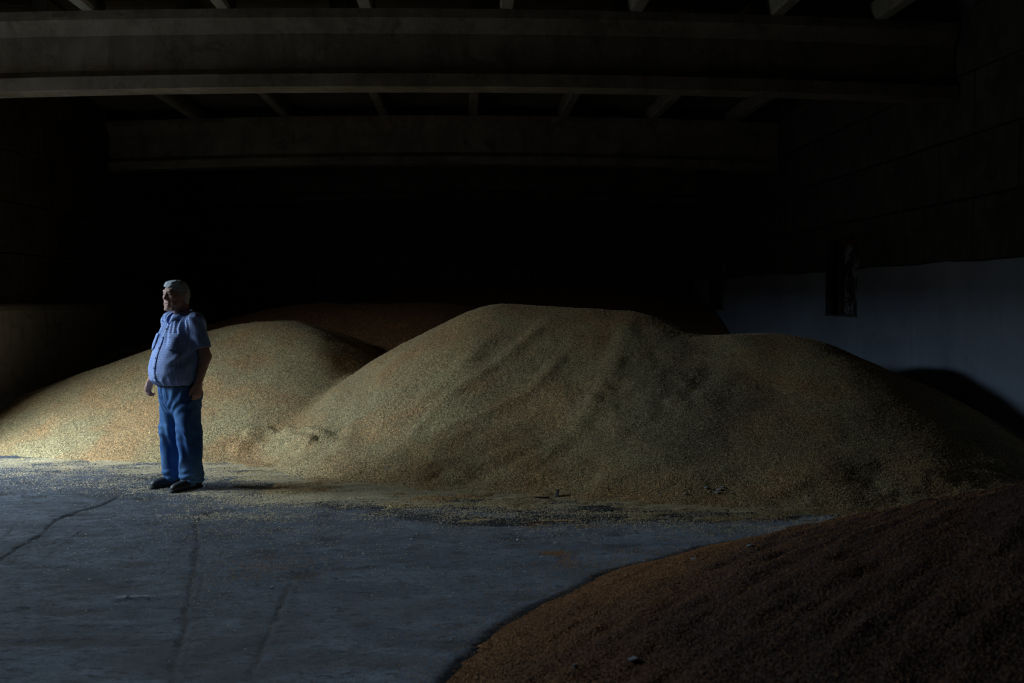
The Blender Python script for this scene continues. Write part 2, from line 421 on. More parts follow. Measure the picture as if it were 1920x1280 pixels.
    red = g((0, -.12, -.03), (.02, .03, .018)) + .8 * g((.045, -.08, -.035), (.022, .04, .02)) + .8 * g((-.045, -.08, -.035), (.022, .04, .02)) \
        + 1.1 * g((0, -.10, -.0745), (.024, .03, .010)) + .5 * np.exp(-((lz + .2) / .04) ** 2) + .6 * np.clip((1.0 - V[:, 2]) * 3, 0, 1)
    brow = np.zeros(len(V))
    for s in (-1, 1):
        brow += g((s * .033, -.10, .027 ), (.019, .03, .0065))
    eye = np.zeros(len(V))
    for s in (-1, 1):
        eye += 1.3*g((s * .031, -.092, .001), (.013, .012, .0042))
    for nm, a in (('red', red), ('brow', brow), ('eye', eye)):
        at = body.data.attributes.new(nm, 'FLOAT', 'POINT'); at.data.foreach_set('value', np.clip(a, 0, 1).astype(np.float32))
    body.location = (at_xy[0], at_xy[1], 0); body.rotation_euler = (0, 0, yaw)
    body['label'] = 'elderly grey haired man in a blue checked shirt and jeans standing on the concrete'
    body['category'] = 'person'
    def child(name, V, F, m, parent=None, **kw):
        o = mesh_np(name, V, F, m, parent=parent or body, smooth=True, **kw); return o
    # --- hair
    f = Field(HEADC + (-.12, -.15, -.14), HEADC + (.12, .15, .14), .0032)
    f.ell(H((0, .017, .028)), (.083, .107, .093), .01, False, HR)
    f.ell(H((0, .040, -.030)), (.076, .082, .075), .03, False, HR)
    f.cone(H((.046, -.052, .078)), H((-.030, -.078, .066)), .014, .010, .025)
    f.cone(H((.030, -.066, .084)), H((-.044, -.062, .070)), .014, .010, .025)     # swept fringe
    f.cone(H((.045, -.030, .092)), H((-.040, -.045, .088)), .022, .018, .03)
    yb = [(-.10, .085), (-.08, .055), (-.045, .036), (-.03, .004), (.0, -.012), (.03, -.026), (.046, -.036), (.054, -.050), (.061, -.15), (.13, -.3)]
    yz, yv = zip(*yb)
    def cutf(x, y, z):
        hx, hy, hz = x - HEADC[0], y - HEADC[1], z - HEADC[2]
        X = ca * hx + sa * hy; Y = -sa * hx + ca * hy; Z = hz + 0 * hx
        lim = np.interp(Z + .25 * X * (Y < -.03), yz, yv)
        return np.minimum(Y - lim, Z + .095) * -1.0 + 0 * X
    f.D = np.maximum(f.D, 0.8 * cutf(*f.block(f.lo, f.lo + f.h * (f.n - 1))[1]))
    def strands(x, y, z):
        hx, hy, hz = x - HEADC[0], y - HEADC[1], z - HEADC[2]
        t = vnoise3(hx * 40 + hz * 60, hy * 14 + hx * 10, hz * 150 - hy * 60)
        return (t - .5) * .010
    f.bump(strands, f.lo, f.lo + f.h * (f.n - 1))
    V, F = f.mesh(); V = vsmooth(V, F, 1, .3)
    hair = child('hair', V, F, M['hair']); hair['label'] = 'short grey hair combed over the forehead'
    # --- shirt
    f = Field((-.36, -.32, .82), (.36, .22, 1.48), .0042)
    for s in (-1, 1):
        f.cone((s * .165, .025, 1.368), (s * .228, .036, 1.150), .074, .077, .03)
    # cut sleeve ends square and hollow them
    for s in (-1, 1):
        a = np.array((s * .165, .025, 1.368)); b = np.array((s * .228, .036, 1.150)); d = (b - a) / np.linalg.norm(b - a)
        def hem(x, y, z, a=a, b=b, d=d, s=s):
            t = (x - b[0]) * d[0] + (y - b[1]) * d[1] + (z - b[2]) * d[2]
            r = np.sqrt((x - b[0]) ** 2 + (y - b[1]) ** 2 + (z - b[2] + .02) ** 2)
            return np.maximum(-t, np.maximum(r - .14, -s * x))
        f.put(hem, b - .15, b + .15, .004, cut=True)
        f.cone(b - d * .05, b + d * .05, .060, .068, .006, True)
    f.loft(TORSO, p=2.25, k=.03)
    for s in (-1, 1):
        f.cone((s * .055, .02, 1.398), (s * .165, .025, 1.375), .048, .066, .04)
    # open neck
    f.cone((0, .03, 1.415), (0, .0, 1.52), .064, .075, .004, True)
    def vee(x, y, z):
        return np.maximum(np.abs(x) - np.clip((z - 1.345) * .42, 0, 1) * 1.0 , np.maximum(y + .05, 1.345 - z)) + 0 * x
    f.put(vee, (-.06, -.16, 1.33), (.06, -.04, 1.48), .004, cut=True)
    def folds(x, y, z):
        th = np.arctan2(x, -(y + .04))
        w = vnoise3(x * 9 + 3, y * 9, z * 9) - .5
        hem = np.clip((.945 - z) / .08, 0, 1)
        d = -.006 * hem * np.sin(th * 19 + w * 5)
        d = d - .005 * np.clip((z - .9) / .1, 0, 1) * np.clip((1.2 - z) / .12, 0, 1) * np.clip((th - .5) / .4, 0, 1) * np.sin((z * 46 - th * 5.5) + w * 6)
        ch = np.clip((z - 1.17) / .08, 0, 1) * np.clip((.2 - np.abs(x)) / .03, 0, 1)
        d = d - .0042 * ch * np.sin(x * 150 + (z - 1.3) * 40 + w * 5)
        sl = np.clip((np.abs(x) - .19) / .03, 0, 1)
        d = d - .0040 * sl * np.clip((z - 1.16) / .05, 0, 1) * np.sin(y * 70 + z * 40 + w * 8)
        d = d - .006 * (vnoise3(x * 16, y * 16, z * 22 + 7) - .5)
        return d
    f.bump(folds, f.lo, f.lo + f.h * (f.n - 1))
    V, F = f.mesh(); V = vsmooth(V, F, 1)
    shirt = child('shirt', V, F, M['shirt']); shirt['label'] = 'blue and white checked short sleeved shirt stretched over the belly'
    th = np.arctan2(V[:, 0], -(V[:, 1] + .02)); U = th * .2; W = V[:, 2].copy()
    slv = np.abs(V[:, 0]) > .198 - .1 * np.clip(V[:, 2] - 1.25, 0, .15); slv &= V[:, 2] > 1.13
    sc = np.where(V[:, 0] > 0, 1, -1)
    U = np.where(slv, np.arctan2(V[:, 1] - .03, V[:, 0] - sc * .20) * .075, U)
    W = np.where(slv, W + (np.abs(V[:, 0]) - .2) * -.28, W)
    uv = shirt.data.uv_layers.new(name='cloth'); li = np.empty(len(shirt.data.loops), np.int32); shirt.data.loops.foreach_get('vertex_index', li)
    uv.data.foreach_set('uv', np.stack([U[li], W[li]], 1).astype(np.float32).ravel())
    def torso_at(th, z, off=.0):
        T = np.array(TORSO); a = np.interp(z, T[:, 0], T[:, 1]); fr = np.interp(z, T[:, 0], T[:, 2]); bk = np.interp(z, T[:, 0], T[:, 3])
        cy = (fr + bk) / 2; h = (bk - fr) / 2; p = 2.25
        c, s_ = math.sin(th), -math.cos(th)
        q = (abs(c / a) ** p + abs(s_ / h) ** p) ** (-1 / p)
        return np.array((c * (q + off), cy + s_ * (q + off), z))
    def patch(name, th0, th1, z0, z1, off, m, n=6, k=8, parent=None, bulge=0., pointed=0., thick=.004):
        V, F = [], []
        for j in range(k + 1):
            for i in range(n + 1):
                u, v = i / n, j / k
                z = z0 + (z1 - z0) * v
                if pointed: z -= pointed * (1 - abs(2 * u - 1)) * (1 - v)
                V.append(torso_at(th0 + (th1 - th0) * u, z, off + bulge * math.sin(math.pi * u) * math.sin(math.pi * min(1, v * 1.0) * .9)))
        for j in range(k):
            for i in range(n):
                a = j * (n + 1) + i; F.append((a, a + 1, a + n + 2, a + n + 1))
        o = child(name, np.array(V), np.array(F), m, parent or shirt, solid=thick)
        uv = o.data.uv_layers.new(name='cloth'); li = np.empty(len(o.data.loops), np.int32); o.data.loops.foreach_get('vertex_index', li)
        P = np.array(V); uu = np.stack([np.arctan2(P[:, 0], -(P[:, 1] + .02)) * .2, P[:, 2]], 1)
        uv.data.foreach_set('uv', uu[li].astype(np.float32).ravel())
        return o
    patch('placket', -.10, .08, .885, 1.34, .002, M['shirt'], 3, 30, thick=.005)
    for s in (-1, 1):
        patch('pocket', s * .46, s * .92, 1.155, 1.262, .007, M['shirt'], 8, 8, bulge=.010, pointed=.012)
        patch('pocket_flap', s * .44, s * .94, 1.245, 1.278, .014, M['shirt'], 8, 4, pointed=.014)
    for z in (.925, 1.005, 1.085, 1.165, 1.245, 1.315):
        c = torso_at(-.01, z, .008)
        P = np.array([c + (.006 * math.cos(t), y, .006 * math.sin(t)) for y in (-.003, .002) for t in np.linspace(0, 2 * math.pi, 9)[:-1]])
        child('button', P, [tuple(range(8))[::-1], tuple(range(8, 16))] + [(i, (i + 1) % 8, 8 + (i + 1) % 8, 8 + i) for i in range(8)], M['button'], shirt)
    # collar: stand, fold and two points
    V, F = [], []; n = 36; rows = 5
    for i in range(n + 1):
        t = -math.pi + 2 * math.pi * i / n; t *= .93
        back = .5 + .5 * math.cos(t)                 # 1 at the nape
        front = max(0, -math.cos(t))
        nx, ny = math.sin(t), math.cos(t)
        zt = 1.452 + .012 * back - .010 * front
        ax = .071 + .004 * front; 
        c = np.array((0, .022, 0))
        def P(r, z, dy=0): return (c[0] + nx * r, c[1] + ny * r * 1.04 + dy, z)
        pts = [P(ax, zt - .04), P(ax + .001, zt), P(ax + .009, zt + .002), P(ax + .024 + .006 * front, zt - .022, -.012 * front), P(ax + .040 + .010 * front ** 3, zt - .044 - .036 * front ** 3, -.022 * front)]
        V += pts
    for i in range(n):
        for j in range(rows - 1):
            a = i * rows + j; F.append((a, a + 1, a + rows + 1, a + rows))
    col = child('collar', np.array(V), np.array(F), M['shirt'], shirt, solid=.003)
    uv = col.data.uv_layers.new(name='cloth'); li = np.empty(len(col.data.loops), np.int32); col.data.loops.foreach_get('vertex_index', li)
    P = np.array(V); uu = np.stack([np.arctan2(P[:, 0], -(P[:, 1] - .02)) * .09, P[:, 2] * 1.2], 1); uv.data.foreach_set('uv', uu[li].astype(np.float32).ravel())
    # --- jeans
    f = Field((-.29, -.26, .02), (.29, .24, .93), .0048)
    f.loft(PELVIS, p=2.3, k=.05)
    for s in (-1, 1):
        f.cone((s * .088, -.018, .76), (s * .112, -.020, .47), .112, .101, .03)
        f.cone((s * .112, -.020, .47), (s * .122, -.006, .12), .101, .090, .02)
        f.cone((s * .122, -.006, .14), (s * .124, -.004, .075), .090, .086, .01)
    f.D = np.maximum(f.D, (.052 - .02 * np.clip((f.block(f.lo, f.lo + f.h * (f.n - 1))[1][1] * -10), -1, 1) - f.block(f.lo, f.lo + f.h * (f.n - 1))[1][2]))
    def creases(x, y, z):
        w = vnoise3(x * 8, y * 8, z * 7 + 2) - .5
        s = np.where(x > 0, 1, -1)
        d = -.006 * np.clip((.20 - z) / .12, 0, 1) * np.sin(z * 120 + y * 22 + w * 12)
        d = d - .003 * np.exp(-((z - .47) / .09) ** 2) * np.sin(z * 85 + s * x * 30 + w * 12)
        d = d - .004 * np.exp(-((z - .70) / .07) ** 2) * np.sin(z * 80 - np.abs(x) * 60 + w * 9)
        d = d - .005 * np.clip((z - .70) / .1, 0, 1) * np.sin(x * 95 + w * 5)
        d = d - .007 * np.clip((.62 - z) / .1, 0, 1) * np.sin(np.arctan2(y, x - s * .115) * 4 + z * 9 + w * 8)
        d = d - .010 * (vnoise3(x * 11 + 9, y * 11, z * 9) - .5)
        return d
    f.bump(creases, f.lo, f.lo + f.h * (f.n - 1))
    f.cone((0, -.175, .83), (0, -.150, .70), .004, .004, .012, True)
    V, F = f.mesh(); V = vsmooth(V, F, 1)
    jeans = child('jeans', V, F, M['denim']); jeans['label'] = 'loose blue denim jeans'
    # belt
    V, F = [], []; n = 60
    for i in range(n):
        t = 2 * math.pi * i / n
        T = np.array(PELVIS)
        for z, o in ((.846, .008), (.846, .013), (.884, .013), (.884, .008)):
            a = np.interp(z, T[:, 0], T[:, 1]); fr = np.interp(z, T[:, 0], T[:, 2]); bk = np.interp(z, T[:, 0], T[:, 3])
            cy = (fr + bk) / 2; h = (bk - fr) / 2; c, s_ = math.sin(t), -math.cos(t); p = 2.3
            q = (abs(c / a) ** p + abs(s_ / h) ** p) ** (-1 / p)
            V.append((c * (q + o), cy + s_ * (q + o), z))
    for i in range(n):
        for j in range(4):
            a = i * 4 + j; b = ((i + 1) % n) * 4 + j; a2 = i * 4 + (j + 1) % 4; b2 = ((i + 1) % n) * 4 + (j + 1) % 4
            F.append((a, b, b2, a2))
    child('belt', np.array(V), np.array(F), M['belt'])
    # --- shoes
    for s, dy in ((1, 0.0), (-1, .012)):
        f = Field((s * .13 - .085, -.26, -.012), (s * .13 + .085, .13, .16), .004)
        def pt(u, w, z): return (s * (.121 + .12 * (-u)) * 1 + w, u + dy, z)
        f.cone(pt(.045, 0, .045), pt(-.04, 0, .052), .042, .046, .02)
        f.cone(pt(-.04, 0, .048), pt(-.165, 0, .034), .046, .040, .03)
        f.cone(pt(-.12, 0, .034), pt(-.19, 0, .032), .044, .034, .02)
        f.cone(pt(.03, 0, .06), pt(.0, 0, .10), .042, .046, .02)
        f.D = np.maximum(f.D, .024 - f.block(f.lo, f.lo + f.h * (f.n - 1))[1][2])
        V, F = f.mesh(); V = vsmooth(V, F, 1)
        shoe = child('shoe', V, F, M['shoe'])
        shoe['label'] = 'dark leather shoe'
        f = Field((s * .13 - .085, -.26, -.012), (s * .13 + .085, .13, .08), .004)
        f.cone(pt(.045, 0, .016), pt(-.04, 0, .016), .046, .047, .02); f.cone(pt(-.04, 0, .016), pt(-.165, 0, .016), .047, .046, .03)
        f.cone(pt(-.12, 0, .016), pt(-.19, 0, .016), .048, .037, .02)
        Z = f.block(f.lo, f.lo + f.h * (f.n - 1))[1][2]
        f.D = np.maximum(f.D, np.maximum(.001 - Z, Z - .027)); V, F = f.mesh(); V = vsmooth(V, F, 1); V[:, 2] -= V[:, 2].min()
        child('sole', V, F, M['sole'], shoe)
        for i, u in enumerate((-.075, -.095, -.115)):
            P, Fc = [], []
            for a in range(9):
                t = (a / 8 - .5) * 1.5; c = np.array(pt(u + .012 * (a / 8 - .5), .034 * math.sin(t), .0)) + (0, 0, .044 + .046 * math.cos(t) + .002 - (i * .0055) )
                for b in range(5):
                    q = 2 * math.pi * b / 5; P.append(c + (0, .004 * math.cos(q), .004 * math.sin(q)))
            for a in range(8):
                for b in range(5):
                    Fc.append((a * 5 + b, (a + 1) * 5 + b, (a + 1) * 5 + (b + 1) % 5, a * 5 + (b + 1) % 5))
            child('lace', np.array(P), np.array(Fc), M['sole'], shoe)
    return body
# ---------------------------------------------------------------- the shape of the heaps
def dome(x, y, cx, cy, top, sl, r, sx=1., sy_front=1., sy_back=1., x2=None, y2=None, sxr=None, drop=0.):
    """A grain cone with rounded top; the summit may be a ridge from (cx,cy) to (x2,y2)."""
    if x2 is not None:
        ax, ay = x2 - cx, y2 - cy; L = ax * ax + ay * ay
        t = np.clip(((x - cx) * ax + (y - cy) * ay) / L, 0, 1)
        dx, dy = x - (cx + t * ax), y - (cy + t * ay); top = top - drop * t
    else:
        dx, dy = x - cx, y - cy
    dy = np.where(dy < 0, dy * sy_front, dy * sy_back); dx = np.where(dx > 0, dx * (sxr or sx), dx * sx)
    return top - sl * (np.sqrt(dx * dx + dy * dy + r * r) - r)
def smax(a, b, k):
    h = np.clip(.5 + .5 * (a - b) / k, 0, 1); return b + (a - b) * h + k * h * (1 - h)
def polydist(x, y, P):
    d = np.full(np.shape(x), 9., np.float32); along = np.zeros(np.shape(x), np.float32); n = len(P) - 1
    for i in range(n):
        (ax, ay), (bx, by) = P[i], P[i + 1]; ux, uy = bx - ax, by - ay; L = ux * ux + uy * uy + 1e-9
        t = np.clip(((x - ax) * ux + (y - ay) * uy) / L, 0, 1)
        q = np.hypot(x - ax - t * ux, y - ay - t * uy)
        along = np.where(q < d, (i + t) / n, along); d = np.minimum(d, q)
    return d, along
def main_base(x, y):
    wx = x + .25 * (fbm2(x * .7, y * .7, 3, 11) - .5); wy = y + .25 * (fbm2(x * .7, y * .7, 3, 21) - .5)
    l = dome(wx, wy, -2.2, 12.9, 1.25, .50, 1.4, sx=.86, sy_front=1.08, sy_back=.8, sxr=1.75)
    c = dome(wx, wy, .35, 11.25, 1.47, .56, .55, sx=1.15, sy_front=.95, sy_back=.7, sxr=.95, x2=1.65, y2=10.95, drop=.055)
    r = dome(wx, wy, 3.0, 10.35, 1.13, .46, .9, sx=.82, sy_front=.96, sy_back=.75, sxr=1.28, x2=3.3, y2=10.3)
    h = smax(smax(l, c, .10), r, .14)
    return h
RIDGES = []
def main_height(x, y):
    h = main_base(x, y)
    up = np.clip(h / .25, 0, 1)
    h = h + up * .10 * (fbm2(x * 1.1, y * 1.1, 3, 3) - .5)
    toe = np.clip(1 - np.abs(h - .10) / .28, 0, 1) * np.clip((x + 3.2) / .6, 0, 1)
    h = h + toe * .11 * (fbm2(x * 2.3, y * 4.2, 4, 31) - .5)
    d = np.clip(-h / .5, 0, 3); ext = .22 + .75 * np.exp(-((x + .7) / 1.25) ** 2)
    h = np.maximum(h, .075 * (fbm2(x * 3.2, y * 7, 5, 33) - .42 - .28 * np.clip((-2.1 - x) / .4, 0, 1) - .24 * d / ext) - .30 * np.clip(d - .9, 0, 1))
    rough = np.exp(-((x - 1.75) / .75) ** 2 - ((y - 8.7) / 1.0) ** 2)
    h = h + (.010 + .04 * rough * up) * (fbm2(x * 7, y * 7, 4, 41) - .5) * 1.2
    for P, w, a in RIDGES:
        d, t = polydist(x, y, P)
        h = h + .55 * a * np.exp(-(d / w) ** 2) * np.clip(np.minimum(t, 1 - t) * 6, 0, 1)
    return h
def fore_height(x, y):
    ang = np.arctan2(y - 2.9, x - 3.5)
    rr = np.hypot(x - 3.5, y - 2.9) * (1 + .05 * (fbm2(ang * 4 + 20, ang * 0 + 3, 3, 5) - .5))
    h = .37 * (3.70 - np.sqrt(rr * rr + .5) + .08)
    h = np.minimum(h, 1.25 - .12 * np.clip(1.2 - rr, 0, 2))
    st = fbm2((x * .83 + y * .56) * 3.5, (-x * .56 + y * .83) * 11, 4, 51)
    return h + np.clip(h / .2, .25, 1) * (.045 * (st - .5) + .022 * (fbm2(x * 6, y * 6, 4, 61) - .5))
def back_height(x, y):
    w = .5 * (fbm2(x * .5, y * .5, 3, 71) - .5)
    b = 2.05 + w * .5 - .34 * np.sqrt((22.9 - y) ** 2 + .4) - .28 * np.maximum(0, -1.5 - x)
    m = dome(x, y, -2.4, 16.6, 1.47, .45, 1.0, sx=.8, sy_front=.9, sy_back=.7, x2=-.7, y2=16.4)
    return smax(b, m, .2) + .05 * (fbm2(x * 3, y * 3, 3, 81) - .5)
def cast(hfun, px, py, y0=3.0, y1=17.0):
    """where the photograph's sight line meets a heap"""
    Y = np.linspace(y0, y1, 1400); X = (px - PX0) / FPX * Y; Z = CAM_Z - (py - PY0) / FPX * Y
    H = np.maximum(hfun(X, Y), 0); k = np.argmax(Z < H); return float(X[k]), float(Y[k]), float(H[k])
def onpile(pts): return [cast(main_base, *p, 6.5, 15)[:2] for p in pts]
for pts, w, a in (
        ([(1036, 597), (993, 635), (930, 690), (829, 752), (774, 808), (735, 832)], .06, .030),
        ([(1090, 640), (1000, 728), (905, 779), (810, 818), (726, 834)], .06, .030),
        ([(960, 600), (900, 660), (830, 720), (760, 770)], .08, .022),
        ([(1185, 590), (1165, 660), (1120, 740), (1075, 810), (1010, 860), (930, 902)], .10, .038),
        ([(1020, 830), (960, 850), (890, 880), (820, 890)], .09, .04),
        ([(700, 650), (680, 700), (650, 760), (630, 825)], .14, -.05),
        ([(590, 610), (600, 650), (590, 700)], .2, .03),
        ([(425, 842), (480, 832), (545, 828), (610, 832)], .06, .13),
        ([(455, 816), (500, 811), (560, 818)], .055, .12),
        ([(520, 822), (575, 812), (620, 815)], .05, .12),
        ([(700, 848), (760, 838), (840, 828), (900, 800)], .08, .035),
        ([(585, 828), (614, 823)], .09, -.075),
        ([(630, 800), (640, 815)], .07, -.04),
        ([(1340, 640), (1330, 680), (1318, 720), (1290, 770)], .22, -.04),
        ([(1395, 690), (1340, 740), (1320, 770)], .10, .04),
        ([(240, 640), (180, 680), (110, 730)], .10, .03)):
    RIDGES.append((onpile(pts), w, a))

# ---------------------------------------------------------------- floor with cracks
CRACKS = [([(225, 925), (190, 940), (150, 948), (110, 966), (85, 990), (60, 1003), (30, 1020), (-10, 1048)], .020, .022),
          ([(232, 876), (222, 900), (226, 925), (262, 918), (296, 905)], .012, .012),
          ([(85, 990), (70, 1004), (62, 1015)], .010, .012),
          ([(386, 955), (366, 977), (370, 995), (368, 1040), (360, 1078), (352, 1112), (342, 1165), (330, 1210), (316, 1290)], .024, .022),
          ([(382, 1010), (376, 1090), (362, 1170), (344, 1235), (330, 1290)], .009, .008),
          ([(545, 1088), (530, 1110), (508, 1165), (480, 1230), (460, 1275)], .020, .018),
          ([(158, 985), (139, 999), (110, 1020), (84, 1042)], .008, .010),
          ([(352, 1000), (341, 1019), (321, 1042), (306, 1072)], .008, .009),
          ([(620, 958), (594, 988), (587, 1004)], .009, .010),
          ([(40, 1030), (20, 1055), (0, 1075)], .007, .009), ([(40, 970), (20, 990), (-5, 1012)], .007, .009),
          ([(998, 985), (1008, 1020), (1018, 1060), (1035, 1100)], .007, .008),
          ([(1036, 1008), (1052, 1032), (1068, 1062), (1080, 1080)], .008, .010),
          ([(170, 862), (205, 866), (235, 863)], .012, .014)]
def seq(*parts):
    out = []
    for a, b, s in parts: out.append(np.arange(a, b, s))
    return np.unique(np.round(np.concatenate(out), 4))
gx = seq((XL - .4, -4.9, .25), (-4.9, 1.3, .0125), (1.3, XR + .41, .15)); gx[-1] = XR + .4
gy = seq((YF - .3, 3.9, .3), (3.9, 9.3, .0125), (9.3, YB + .4, .4)); gy[-1] = YB + .4
X, Y = np.meshgrid(gx, gy, indexing='xy')
Z = .010 * (fbm2(X * 1.3, Y * 2.4, 4, 91) - .5) + .012 * (fbm2(X * 8, Y * 16, 3, 95) - .5)
pit = np.clip(fbm2(X * 3.2, Y * 7, 4, 97) - .60, 0, 1) * 5; Z -= .012 * np.clip(pit, 0, 1)
dirt_shade = np.clip(pit, 0, 1) * .8
for pts, w, dep in CRACKS:
    P = [floor_at(*p) for p in pts]
    jx = X + .045 * (fbm2(X * 14, Y * 14, 3, 101) - .5); jy = Y + .045 * (fbm2(X * 14, Y * 14, 3, 111) - .5)
    d, tt = polydist(jx, jy, P); ww = .6 * w * (.45 + 1.1 * noise2(X * 6, Y * 6, 7))
    Z -= .8 * dep * np.exp(-(d / ww) ** 2)
    dirt_shade = np.maximum(dirt_shade, .95 * np.exp(-(d / (ww * .9)) ** 2)); dirt_shade = np.maximum(dirt_shade, .35 * np.exp(-(d / .09) ** 2) * noise2(X * 20, Y * 20, 9))
dirt_shade = np.maximum(dirt_shade, .55 * np.clip((5.9 - Y) / 1.4, 0, 1) * np.clip(fbm2(X * 2.2, Y * 5, 5, 78) * 3 - 1.0, 0, 1))  # patchy darkening towards the viewer: fading light painted into the floor colour
for (px, py, rx, ry, a) in ((180, 1090, .55, .22, .7), (260, 1050, .2, .08, .8), (170, 1035, .16, .05, .8), (420, 1075, .25, .1, .4), (690, 1050, .5, .12, .4), (610, 1150, .5, .12, .4)):
    cx, cy = floor_at(px, py); dirt_shade = np.maximum(dirt_shade, a * np.exp(-((X - cx) / rx) ** 2 - ((Y - cy) / ry) ** 2) * np.clip(fbm2(X * 7, Y * 14, 4, 77) * 2.6 - .9, 0, 1))
nx, ny = len(gx), len(gy)
i = np.arange(nx - 1)[None, :] + nx * np.arange(ny - 1)[:, None]; i = i.ravel()
F = np.stack([i, i + 1, i + nx + 1, i + nx], 1)
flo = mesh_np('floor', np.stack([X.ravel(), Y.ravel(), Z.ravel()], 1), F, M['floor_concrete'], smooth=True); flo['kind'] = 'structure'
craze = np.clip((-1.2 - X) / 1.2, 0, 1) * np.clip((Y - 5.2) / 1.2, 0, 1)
dust_light = np.clip(1 - np.clip(-main_base(X, Y) / .5, 0, 9) / 1.9, 0, 1) ** 1.3 * np.clip((.8 - X) / 2.2, 0, 1) * .75  # grain dust by the heap foot, spread left to paint in gateway light
for nm, a in (('dirt_shade', dirt_shade), ('craze', craze), ('dust_light', dust_light)):
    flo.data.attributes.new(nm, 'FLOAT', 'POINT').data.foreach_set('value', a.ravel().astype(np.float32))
yard = mesh_np('yard_ground', *boxes([(-40, XL - .4, -25, 40, -.3, -.02)]), M['yard_ground']); yard['kind'] = 'structure'

# unseen shed, added to close off the lower sky in front of the gateway
sd = bpy.data.objects.new('sky_blocker', None); COL.objects.link(sd); sd.location = (-12, 8, 0); sd['kind'] = 'structure'
mesh_np('blocker_wall', *boxes([(-8, 0, -16, 16, -.3, 4.0)]), M['brown_blocks'], parent=sd)
mesh_np('blocker_roof', [(.4, -16.4, 4.0), (.4, 16.4, 4.0), (-4, 16.4, 4.9), (-4, -16.4, 4.9), (-8.4, -16.4, 4.0), (-8.4, 16.4, 4.0)], [(0, 1, 2, 3), (3, 2, 5, 4), (0, 3, 4), (1, 5, 2), (0, 4, 5, 1)], M['roof_sheet'], parent=sd)
# ---------------------------------------------------------------- walls of big concrete blocks
def block_mesh(l, h, th, seed):
    """a slightly uneven block with worn edges: front face +x at 0, running +y, up +z"""
    r = random.Random(seed); b = .012; g = .007
    V, F = [], []
    for x, e in ((-th, g), (-b, g), (0, g + b)):
        for y, z in ((e, e), (l - e, e), (l - e, h - e), (e, h - e)):
            V.append((x + (r.uniform(-.006, .006) if x == 0 else 0), y + r.uniform(-.003, .003), z + r.uniform(-.003, .003)))
    F = [(0, 3, 2, 1), (8, 9, 10, 11)]
    for k in (0, 4):
        F += [(k + j, k + (j + 1) % 4, k + 4 + (j + 1) % 4, k + 4 + j) for j in range(4)]
    return V, F
COURSE = .65
def block_rows(parent, place, y_start, y_end, z_list, material, seed, gaps=()):
    rr = random.Random(seed); cache = {}
    for k, z in enumerate(z_list):
        y = y_start - (.85 if k % 2 else 0)
        while y < y_end - .05:
            l = rr.choice((1.6, 1.7, 1.6)); a, b = max(y, y_start), min(y + l, y_end)
            y += l
            if b - a < .2: continue
            spans = [(a, b, z, z + COURSE)]
            for (g0, g1, z0, z1) in gaps:
                nxt = []
                for (p, q, s, t_) in spans:
                    if q <= g0 or p >= g1 or t_ <= z0 or s >= z1: nxt.append((p, q, s, t_)); continue
                    if p < g0: nxt.append((p, g0, s, t_))
                    if q > g1: nxt.append((g1, q, s, t_))
                    if s < z0: nxt.append((max(p, g0), min(q, g1), s, z0))
                    if t_ > z1: nxt.append((max(p, g0), min(q, g1), z1, t_))
                spans = nxt
            for (p, q, s, t_) in spans:
                if q - p < .06 or t_ - s < .05: continue
                key = (round(q - p, 2), round(t_ - s, 2))
                if key not in cache:
                    o = mesh_np('concrete_block', *block_mesh(key[0], key[1], .12, len(cache) + seed * 50), material, parent=parent); cache[key] = o.data
                else:
                    o = bpy.data.objects.new('concrete_block', cache[key]); COL.objects.link(o); o.parent = parent
                place(o, p, s)
def place_right(o, y, z): o.location = (XR, y, z); o.scale = (-1, 1, 1)
def place_left(o, y, z): o.location = (XL, y, z)
def place_back(o, x, z): o.location = (x, YB, z); o.rotation_euler = (0, 0, R(-90))
WALL_H = 5.2
N1, N2 = (13.0, 14.15), (19.85, 21.05); NZ0, NZ1 = 1.27, 2.34
NICHES = [(*N1, NZ0, NZ1), (*N2, NZ0, NZ1)]
# right wall: rough blocks above, whitewashed plaster below 1.9 m, two bricked up window recesses
def wall_with_holes(axis_lo, axis_hi, z0, z1, holes):
    """rectangles (a0,a1,z0,z1) that cover a wall around its holes"""
    out = []; cur = axis_lo
    for (a0, a1, h0, h1) in sorted(holes):
        out.append((cur, a0, z0, z1))
        if h0 > z0: out.append((a0, a1, z0, min(h0, z1)))
        if h1 < z1: out.append((a0, a1, h1, z1))
        cur = a1
    out.append((cur, axis_hi, z0, z1)); return [r for r in out if r[1] - r[0] > .01 and r[3] - r[2] > .01]
V, F = boxes([(XR + .08, XR + .45, a, b, c, d) for a, b, c, d in wall_with_holes(YF - .3, YB + .3, -.3, WALL_H, NICHES)])
wr = mesh_np('wall_right', V, F, M['block_concrete']); wr['kind'] = 'structure'
block_rows(wr, place_right, 8.45, YB - .01, [1.9 + COURSE * k for k in range(5)], M['block_concrete'], 3, NICHES)
